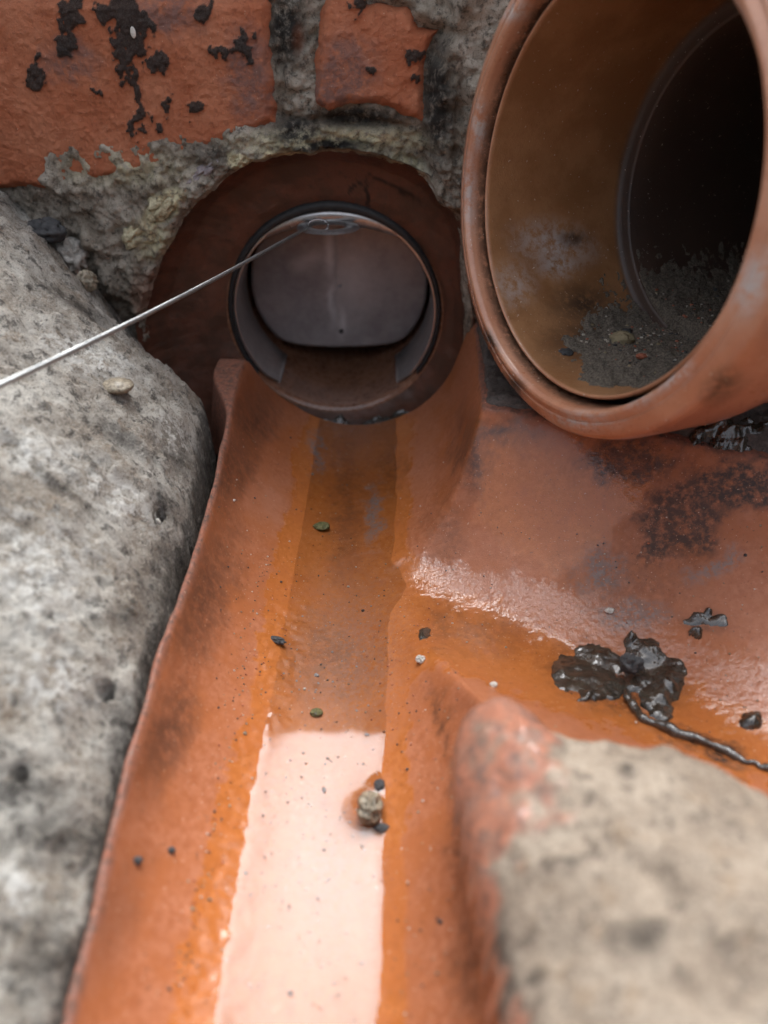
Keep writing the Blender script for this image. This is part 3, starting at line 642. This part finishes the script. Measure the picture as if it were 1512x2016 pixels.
t_.links.new(nz_.outputs['Fac'], rp.inputs[0]); t_.links.new(an.outputs['Fac'], mxn.inputs[0]); t_.links.new(src, mxn.inputs[6]); t_.links.new(rp.outputs[0], mxn.inputs[7]); t_.links.new(mxn.outputs[2], b_.inputs['Base Color'])
mr = t_.nodes.new('ShaderNodeMapRange'); mr.inputs[3].default_value = .0; mr.inputs[4].default_value = .7; t_.links.new(an.outputs['Fac'], mr.inputs[0]); t_.links.new(mr.outputs[0], b_.inputs['Coat Weight']); b_.inputs['Coat Roughness'].default_value = .15
nearst = grid_obj("concrete_lump", np.stack([nx, ny, nz], -1), NM, None, dict(stain_shade=nstain, clay=nclay), dn > -.0014)
tag(nearst, "tan concrete benching lump in the lower right corner with a pink clay nose", "concrete lump")

# ------------------------------------------------------------------ dark mortar shelf between clay rim and plastic pipe
bx, by = np.meshgrid(np.arange(.050, .32, .0009), np.arange(.10, .352, .0009)); b2 = np.stack([bx, by], -1)
zc, mc, bc_ = clay_parts(bx, by); tr = ztop_right(bx, by); eb = zc - tr
bz = tr - .0012 + .0030 * sst(.003, .010, eb) + .018 * sst(.285, .345, by) * sst(.075, .05, bx) + .10 * np.maximum(bx - .12, 0) + .0022 * fbm(b2, 45, 5, 100) + .0010 * fbm(b2, 260, 4, 101)
bz = np.where(eb < .006, bz - (.006 - eb) * .8, bz)
BPX = to_px(np.stack([bx, by, bz], -1))
rel_ = np.stack([bx, by, bz], -1) - np.array([.0801, .2404, .1418]); axl = rel_ @ np.array([.9051, .4171, -.0824]); axr = np.linalg.norm(rel_ - axl[..., None] * np.array([.9051, .4171, -.0824]), axis=-1)
ms = ~((axl > -.005) & (axr < np.where(axl > .07, .0585, .070))) & (eb > .001) & (by > .205 - (bx - .05) * .35)
shelf = grid_obj("mortar_shelf", np.stack([bx, by, bz], -1), BLACKMORTAR, None, None, ms)
tag(shelf, "sooty dark mortar shelf between the round hole and the plastic pipe", "mortar shelf")

# ------------------------------------------------------------------ plastic pipe with its socket
PN = np.array([-.9051, -.4171, .0824]); PN /= np.linalg.norm(PN); PC = np.array([.0801, .2404, .1418]); AX = -PN
PA = np.cross(PN, [0, 0, 1]); PA /= np.linalg.norm(PA); PB = np.cross(PA, PN)
def lathe(profile, seg=220):
    pr = np.array(profile); a = np.linspace(0, 2 * np.pi, seg, endpoint=False)
    rr = np.cos(a)[:, None] * PA + np.sin(a)[:, None] * PB
    return PC + pr[:, None, 0:1] * rr[None] + pr[:, None, 1:2] * AX, a
pp_ = thing("plastic_pipe", "orange brown plastic drain pipe with a thick socket rim at upper right", "pipe", PC + AX * .05 - np.array([0, 0, .073]))
def refine(pts, n=6):
    pts = np.array(pts, float); out = []
    for a, b in zip(pts[:-1], pts[1:]): out += [a + (b - a) * k / n for k in range(n)]
    return np.array(out + [pts[-1]])
ringp = refine([(.0652, .0165), (.0651, .0075), (.0653, .0044), (.0657, .0016), (.0666, .0003), (.0676, .0001), (.0688, .0006), (.0700, .0014), (.0704, .0011), (.0722, .0017), (.0746, .0030), (.0756, .0042), (.0762, .0070), (.0764, .012), (.0764, .034), (.0758, .040), (.0740, .043), (.0728, .046), (.0728, .066), (.0718, .070), (.0680, .074), (.0595, .080), (.0592, .45)], 3)
RG, ra = lathe(ringp)
RG = RG + .0002 * fbm(RG, 60, 3, 110)[..., None] * (RG - PC) / .07
rpx = to_px(RG)
sca = np.clip(np.maximum.reduce([1.3 * ell(rpx, [(945, 250, 22, 70), (1260, 770, 60, 40, -30), (1480, 560, 40, 90, 20), (1330, 740, 60, 25, -35), (1000, 20, 60, 30)]), .9 * ell(rpx, [(925, 380, 20, 110), (1130, 830, 120, 30)])]), 0, 1)
rim_stain_shade = np.clip(np.maximum.reduce([np.broadcast_to((.95 * sst(.0656, .0650, ringp[:, 0]) * sst(.0030, .0055, ringp[:, 1]) * (ringp[:, 1] < .02))[:, None], rpx.shape[:2]), 1.3 * ell(rpx, [(1010, 760, 40, 30, 40), (965, 670, 16, 40, -30), (1420, 760, 60, 40, -40)]), .0 * rpx[..., 0]]), 0, 1)  # rim grime, plus the groove painted dark to stand for its shade
ringo = grid_obj("socket_rim", RG, PLASTIC, pp_, dict(scuff=sca, stain_shade=rim_stain_shade, inside=np.zeros(RG.shape[:2])), flip=False, wrap=True)
SG, _ = lathe(refine([(.0652, .0135), (.0646, .0165), (.0634, .0170), (.0622, .0145)], 3))
grid_obj("rubber_seal", SG, GASK, pp_, wrap=True)
borep = np.concatenate([refine([(.0630, .0155), (.0632, .0078), (.0629, .0069), (.0622, .0066), (.0617, .0072)], 2), refine([(.0617, .0085), (.0614, .070)], 30), refine([(.0614, .070), (.0600, .0712), (.0585, .0716), (.0560, .0718)], 2)[1:], refine([(.0556, .0724), (.0556, .45)], 30)])
BG, ba = lathe(borep)
bpx = to_px(BG); ll = np.broadcast_to(borep[:, None, 1], BG.shape[:2])
bsc = np.clip(np.maximum.reduce([1.0 * ell(bpx, [(1090, 480, 110, 60, 10), (1100, 520, 60, 40)]), .7 * ell(bpx, [(1010, 560, 60, 60)])]), 0, 1) * (ll > .0075)
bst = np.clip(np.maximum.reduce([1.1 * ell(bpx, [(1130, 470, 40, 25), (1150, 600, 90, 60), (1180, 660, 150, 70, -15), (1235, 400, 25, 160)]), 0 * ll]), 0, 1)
grid_obj("socket_bore", BG, PLASTIC, pp_, dict(scuff=bsc, stain_shade=bst, inside=sst(.006, .008, ll), deep_shade=sst(.0695, .0703, ll) * .9), flip=True, wrap=True)
EG, _ = lathe([(.0556, .448), (.0001, .4485)], 60)
grid_obj("far_end", EG, DARKSTONE, pp_, flip=True, wrap=True)
# embossed marks on the rim's bevel
def rim_pt(a, r, l, lift=.00025):
    q = PC + r * (math.cos(a) * PA + math.sin(a) * PB) + l * AX; return q
def rim_angle(px, py):
    pr, _ = lathe([(.0716, .0018)], 720); q = to_px(pr[0]); return 2 * math.pi * np.argmin(((q - np.array([px, py])) ** 2).sum(1)) / 720
emb = []
a0, a1 = rim_angle(922, 555), rim_angle(952, 650)
def stroke(a, u0, du, u1): emb.append(tube([rim_pt(a + du * k, .0690 + .0060 * (u0 + (u1 - u0) * k) + .0001, .0005 + .0025 * (u0 + (u1 - u0) * k)) for k in (0, .5, 1)], .00022, 5))
for k, uu in enumerate((0, .06, .13, .17, .25, .30, .40, .46, .54, .62, .80, 1.0)):
    a = a0 + (a1 - a0) * uu; stroke(a, .15, (.0 if k % 3 else .012), .85)
    if k in (1, 3, 5): stroke(a, .85, .02, .2)
for uu in (1.35, 1.62, 1.9):
    a = a0 + (a1 - a0) * uu
    emb.append(tube([rim_pt(a + .011 * math.cos(w), .0690 + .0060 * (.5 + .38 * math.sin(w)), .0005 + .0025 * (.5 + .38 * math.sin(w))) for w in np.linspace(0, 2 * math.pi, 16)], .0002, 5))
ev_, ef_ = join(emb); mesh_obj("embossed_marking", ev_, ef_, PLASTIC, ringo, dict(scuff=np.zeros(len(ev_)), stain_shade=np.full(len(ev_), .3), inside=np.zeros(len(ev_))))
# silt bed lying in the pipe
sl, sa_ = np.meshgrid(np.linspace(.012, .24, 260), np.linspace(-.047, .047, 150), indexing='ij')
down = -PB; lev = -.0555 + .018 * sst(.01, .09, sl)
sq = np.stack([sl, sa_], -1)
edge = sl - .017 - .010 * ((sa_ + .006) / .03) ** 2 - .007 * fbm(sq, 60, 3, 121)
wall_ = -np.sqrt(np.maximum(np.where(sl < .072, .0613, .0555) ** 2 - sa_ ** 2, 0))
off = .0100 * np.tanh(edge / .024) * np.exp(-((sa_ + .006) / .034) ** 2) - .0017
hgt = wall_ + off + (.0013 * fbm(sq, 150, 5, 122) + .0011 * fbm(sq, 480, 4, 123, .7)) * sst(-.02, .004, edge)
hgt = np.maximum(hgt, wall_ - .0012)
SB = PC + sl[..., None] * AX + sa_[..., None] * PA + hgt[..., None] * PB
tag(grid_obj("silt_bed", SB, SILT, None, None, np.abs(sa_) < .046), "gritty dark silt bed lying inside the plastic pipe", "silt", kind='stuff')
rnd = random.Random(3)
def bed_pt(u_, v_): return SB[int(u_ * 259), int(v_ * 149)]
GRITS = [mat_simple("pale_grit", (.42, .38, .30), (.6, .56, .48), 900, .5), mat_simple("red_grit", (.35, .10, .05), (.45, .16, .09), 900, .6), DARKSTONE, mat_simple("ochre_grit", (.25, .2, .11), (.36, .3, .18), 900, .6)]
gp = []
for k in range(700):
    q = bed_pt(rnd.uniform(.09, .75), min(.98, max(.02, rnd.gauss(.5, .17)))); r = rnd.uniform(.00025, .0008) * (1.7 if k < 30 else 1)
    vv, ff = lump_mesh(q, (r, r * .8, r * .6), k, res=5); gp.append((vv, ff.tolist()))
gv_, gf_ = join(gp); gr = mesh_obj("grit", gv_, gf_, GRITS[0]); 
for mt in GRITS[1:]: gr.data.materials.append(mt)
gr.data.polygons.foreach_set('material_index', np.repeat(np.array([rnd.choice([0, 0, 1, 2, 2, 3]) for _ in range(700)]), len(gp[0][1])).astype(np.int32))
tag(gr, "loose pale and red grit scattered over the silt inside the plastic pipe", "grit", kind='stuff')
for (px, py, r, mt, lab) in ((1112, 698, .0030, DARKSTONE, "small black pebble at the tip of the silt bed in the plastic pipe"), (1232, 655, .0024, DARKSTONE, "tiny black pebble in the middle of the silt bed"), (1262, 704, .0020, GRITS[1], "tiny red brick chip at the near edge of the silt bed"), (1225, 670, .0048, GRITS[3], "flat ochre pebble on the silt bed in the plastic pipe")):
    pxs = to_px(SB); k = np.argmin(((pxs - np.array([px, py])) ** 2).sum(-1)); q = SB.reshape(-1, 3)[k]
    vv, ff = lump_mesh(q + np.array([0, 0, r * .2]), (r, r * .8, r * .5), px, res=14)
    tag(mesh_obj("pebble", vv, ff, mt), lab, "pebble", "pebbles in the plastic pipe")

# ------------------------------------------------------------------ mud, pebbles and scraps on the clay
HK = np.where(keep.ravel())[0]; HPX = PX.reshape(-1, 2)[HK].astype(np.float32); HP = P.reshape(-1, 3)[HK]
def clay_hit(px, py):
    dx = HPX - np.array([px, py], np.float32); k = np.argmin((dx * dx).sum(1)); return HP[k].copy()
def mud(name, blobs, h, label, cat, seed, group=None, lim=.10):
    cs_ = np.array([clay_hit(b[0], b[1]) for b in blobs]); lo = cs_[:, :2].min(0) - .02; hi = cs_[:, :2].max(0) + .02
    x, y = np.meshgrid(np.arange(lo[0], hi[0], .0005), np.arange(lo[1], hi[1], .0005)); z, _ = clay_z(x, y)
    pt = np.stack([x, y, z], -1); q = to_px(pt) + np.stack([fbm(pt, 170, 4, seed), fbm(pt, 170, 4, seed + 1)], -1) * 11
    e = np.log(sum(np.exp(9 * ell(q, [b])) for b in blobs)) / 9 + .06 * fbm(pt, 420, 3, seed + 2)
    t = np.clip(e, 0, 1)
    lumps = .72 + .75 * fbm(pt * np.array([.6, 1.0, .8]), 115, 2, seed + 3, .45) + .04 * fbm(pt, 420, 2, seed + 4)
    zz = z + np.where(e > 0, h * t ** .62 * lumps, e * .004) - .0003
    o_ = grid_obj(name, np.stack([x, y, zz], -1), MUD, None, None, e > -.12)
    return tag(o_, label, cat, group)
mud("mud_clump", [(1150, 1325, 62, 40, 12), (1180, 1295, 52, 28, 20), (1110, 1330, 26, 34), (1200, 1350, 40, 26), (1170, 1372, 30, 12)], .0038, "wet black mud clump nearest the main channel, left half of the glistening pair", "mud", 130)
mud("mud_clump", [(1275, 1290, 45, 30, 20), (1310, 1340, 42, 32, 30), (1290, 1375, 34, 26), (1325, 1320, 26, 22), (1250, 1340, 26, 26), (1300, 1400, 26, 24), (1240, 1262, 10, 14)], .0038, "wet black mud clump touching the twig, right half of the glistening pair", "mud", 140)
mud("mud_clump", [(1375, 1218, 30, 14, 6), (1412, 1222, 26, 13), (1368, 1245, 12, 12), (1390, 1205, 8, 10)], .0045, "small dry-looking mud crumb above the pair of mud clumps", "mud", 150)
mud("mud_clump", [(1480, 1416, 22, 18)], .004, "small round mud blob at the right edge of the branch", "mud", 160)
mud("mud_clump", [(1480, 850, 70, 34), (1420, 860, 60, 22), (1560, 830, 80, 60)], .010, "wet black mud packed under the plastic pipe at the right edge", "mud", 170)
mud("mud_clump", [(833, 1243, 11, 17)], .0012, "small dark mud spot where branch and main channel meet", "mud", 176)
# trailing root / twig
rp_ = [(1225, 1362), (1245, 1392), (1275, 1420), (1320, 1442), (1380, 1465), (1440, 1488), (1512, 1515), (1600, 1550)]
tw = np.array([clay_hit(*p) for p in rp_]); ti = np.linspace(0, len(tw) - 1, 90); tws = np.stack([np.interp(ti, range(len(tw)), tw[:, k]) for k in range(3)], -1)
tws[:, 2] += .0012; tws += .0016 * np.stack([fbm(tws, 130, 4, 181), fbm(tws, 130, 4, 182), fbm(tws, 130, 4, 183) * .5], -1)
tv, tf = tube(tws, np.linspace(.0015, .0009, 90) + .0007 * fbm(tws, 220, 3, 184), 8)
tag(mesh_obj("twig", tv, tf, MUD), "muddy black root trailing from the mud clump to the right edge", "twig")

def pebble(px, py, r, mt, label, seed, where='clay', group=None, sink=.3, rot=0.0, cat="pebble", name="pebble", amp=.6):
    p = clay_hit(px, py) if where == 'clay' else on_left(px, py)
    if where == 'water': p = at(px, py, z=.0035)
    vv, ff = lump_mesh(p + np.array([0, 0, r[2] * (1 - sink)]), r, seed, rot, 22, amp)
    return tag(mesh_obj(name, vv, ff, mt), label, cat, group)
PEB = mat_simple("tan_pebble", (.14, .11, .075), (.42, .36, .26), 500, .4, .0012, coat=.3)
PALE = mat_simple("pale_chip", (.5, .46, .4), (.7, .66, .6), 500, .5)
GREEN = mat_simple("green_husk", (.10, .105, .035), (.24, .22, .09), 700, .45)
WHITELUMP = mat_simple("whitish_mortar_crumb", (.30, .27, .23), (.62, .58, .52), 600, .8, .002)
pebble(727, 1606, (.0036, .0044, .0042), PEB, "angular tan pebble standing in the puddle", 7, sink=.1, amp=.6)
pebble(745, 1548, (.0016, .0018, .0010), DARKSTONE, "tiny black crumb just behind the tan pebble in the puddle", 9)
pebble(752, 1632, (.0022, .0012, .0008), DARKSTONE, "tiny dark flake just in front of the tan pebble", 10)
pebble(635, 1040, (.0036, .0026, .0014), GREEN, "small greenish seed husk lying mid channel", 12, amp=.4, cat="husk", name="seed_husk")
pebble(828, 1302, (.0016, .0014, .0013), PALE, "tiny pale stone chip at the junction point", 13)
pebble(1200, 1205, (.0016, .0012, .0008), PALE, "tiny white chip above the mud clumps", 14)
pebble(972, 1350, (.0012, .0010, .0008), PALE, "tiny white chip beside the pink clay nose", 15)
pebble(547, 1264, (.0030, .0014, .0010), DARKSTONE, "small dark flake at the left edge of the wet strip", 16, rot=-.4)
pebble(273, 1697, (.0013, .0010, .0008), DARKSTONE, "dark grain low on the left channel wall, left of two", 17)
pebble(337, 1678, (.0011, .0008, .0007), DARKSTONE, "dark grain low on the left channel wall, right of two", 18)
pebble(623, 1405, (.0020, .0016, .0009), GREEN, "small brown-green speck just above the bright reflection", 19)
pebble(1235, 1332, (.0036, .0034, .0032), DARKSTONE, "black glossy pebble between the two mud clumps", 20, sink=-1.1)
pebble(150, 520, (.0064, .0085, .0070), WHITELUMP, "whitish crumbly mortar lump on the left concrete near the brick", 22, 'left', amp=.7)
pebble(178, 566, (.0042, .0042, .0045), PEB, "brown crumb just below the whitish mortar lump", 23, 'left', amp=.6)
pebble(95, 470, (.0085, .0060, .0050), DARKSTONE, "black grit lump beside the whitish mortar lump", 24, 'left', amp=.6)
pebble(230, 760, (.0058, .0046, .0024), PEB, "smooth tan pebble embedded in the left concrete under the cable", 25, 'left', sink=.6, amp=.12)
tq = on_left(312, 1012); tv, tf = tube([tq + np.array([0, 0, .001]), tq + np.array([.0006, -.001, .0035]), tq + np.array([.0004, -.0015, .0055])], [.0008, .0007, .0004], 7)
tag(mesh_obj("splinter", tv, tf, PALE), "tiny pale splinter sticking out of a pit in the left concrete", "splinter")
q = at(262, 64, y=YW - .0032); vv, ff = lump_mesh(q, (.0010, .0008, .0019), 28, 0, 14, .05)
tag(mesh_obj("seed", vv, ff, PALE), "tiny white seed stuck to the black smear on the large brick", "seed")
# loose sand along the channel floor
sp = []; rs = random.Random(5)
for k in range(760):
    px, py = rs.uniform(430, 900), rs.uniform(860, 2000)
    if k < 170: py = rs.uniform(1080, 1950); px = 560 - (py - 1080) * .2 + rs.gauss(-30, 14)
    if k > 640: px, py = rs.uniform(880, 1500), rs.uniform(1000, 1450)
    p = clay_hit(px, py); r = rs.uniform(.00018, .00042) * (1.7 if k % 19 == 0 else 1)
    vv, ff = lump_mesh(p + np.array([0, 0, r * .3]), (r, r * rs.uniform(.6, 1), r * .7), k, res=4); sp.append((vv, ff.tolist()))
sv, sf = join(sp); sand = mesh_obj("sand", sv, sf, DARKSTONE)
for mt in (PALE, PEB, GRITS[1]): sand.data.materials.append(mt)
sand.data.polygons.foreach_set('material_index', np.repeat(np.array([rs.choice([0, 0, 0, 1, 2, 2, 3, 3]) for _ in range(760)]), len(sp[0][1])).astype(np.int32))
tag(sand, "fine loose sand grains sprinkled over the clay channel", "sand", kind='stuff')

# flakes of silt drifting on the puddle
fl = []; rf = random.Random(11)
for k in range(110):
    py = rf.uniform(1180, 2010); cx_ = 640 - (py - 1200) * .075; p = at(cx_ + rf.uniform(-95, 120), py, z=.0043)
    if float(clay_z(p[0], p[1])[0]) > .0036: continue
    r = rf.uniform(.00018, .0005) * (2.2 if k % 17 == 0 else 1); n = 7; a0_ = rf.uniform(0, 6)
    top = [p + np.array([math.cos(a0_ + i * 6.283 / n) * r * rf.uniform(.5, 1.2), math.sin(a0_ + i * 6.283 / n) * r * rf.uniform(.5, 1.2), 0]) for i in range(n)]
    vv = np.array(top + [t_ - np.array([0, 0, .0002]) for t_ in top])
    fl.append((vv, [list(range(n)), list(range(2 * n - 1, n - 1, -1))] + [[i, n + i, n + (i + 1) % n, (i + 1) % n] for i in range(n)]))
fv, ff_ = join(fl)
tag(mesh_obj("silt_flakes", fv, ff_, mat_simple("grey_silt_flake", (.10, .09, .085), (.24, .22, .21), 800, .6), smooth=False), "tiny grey silt flakes floating on the puddle", "silt flakes", kind='stuff')
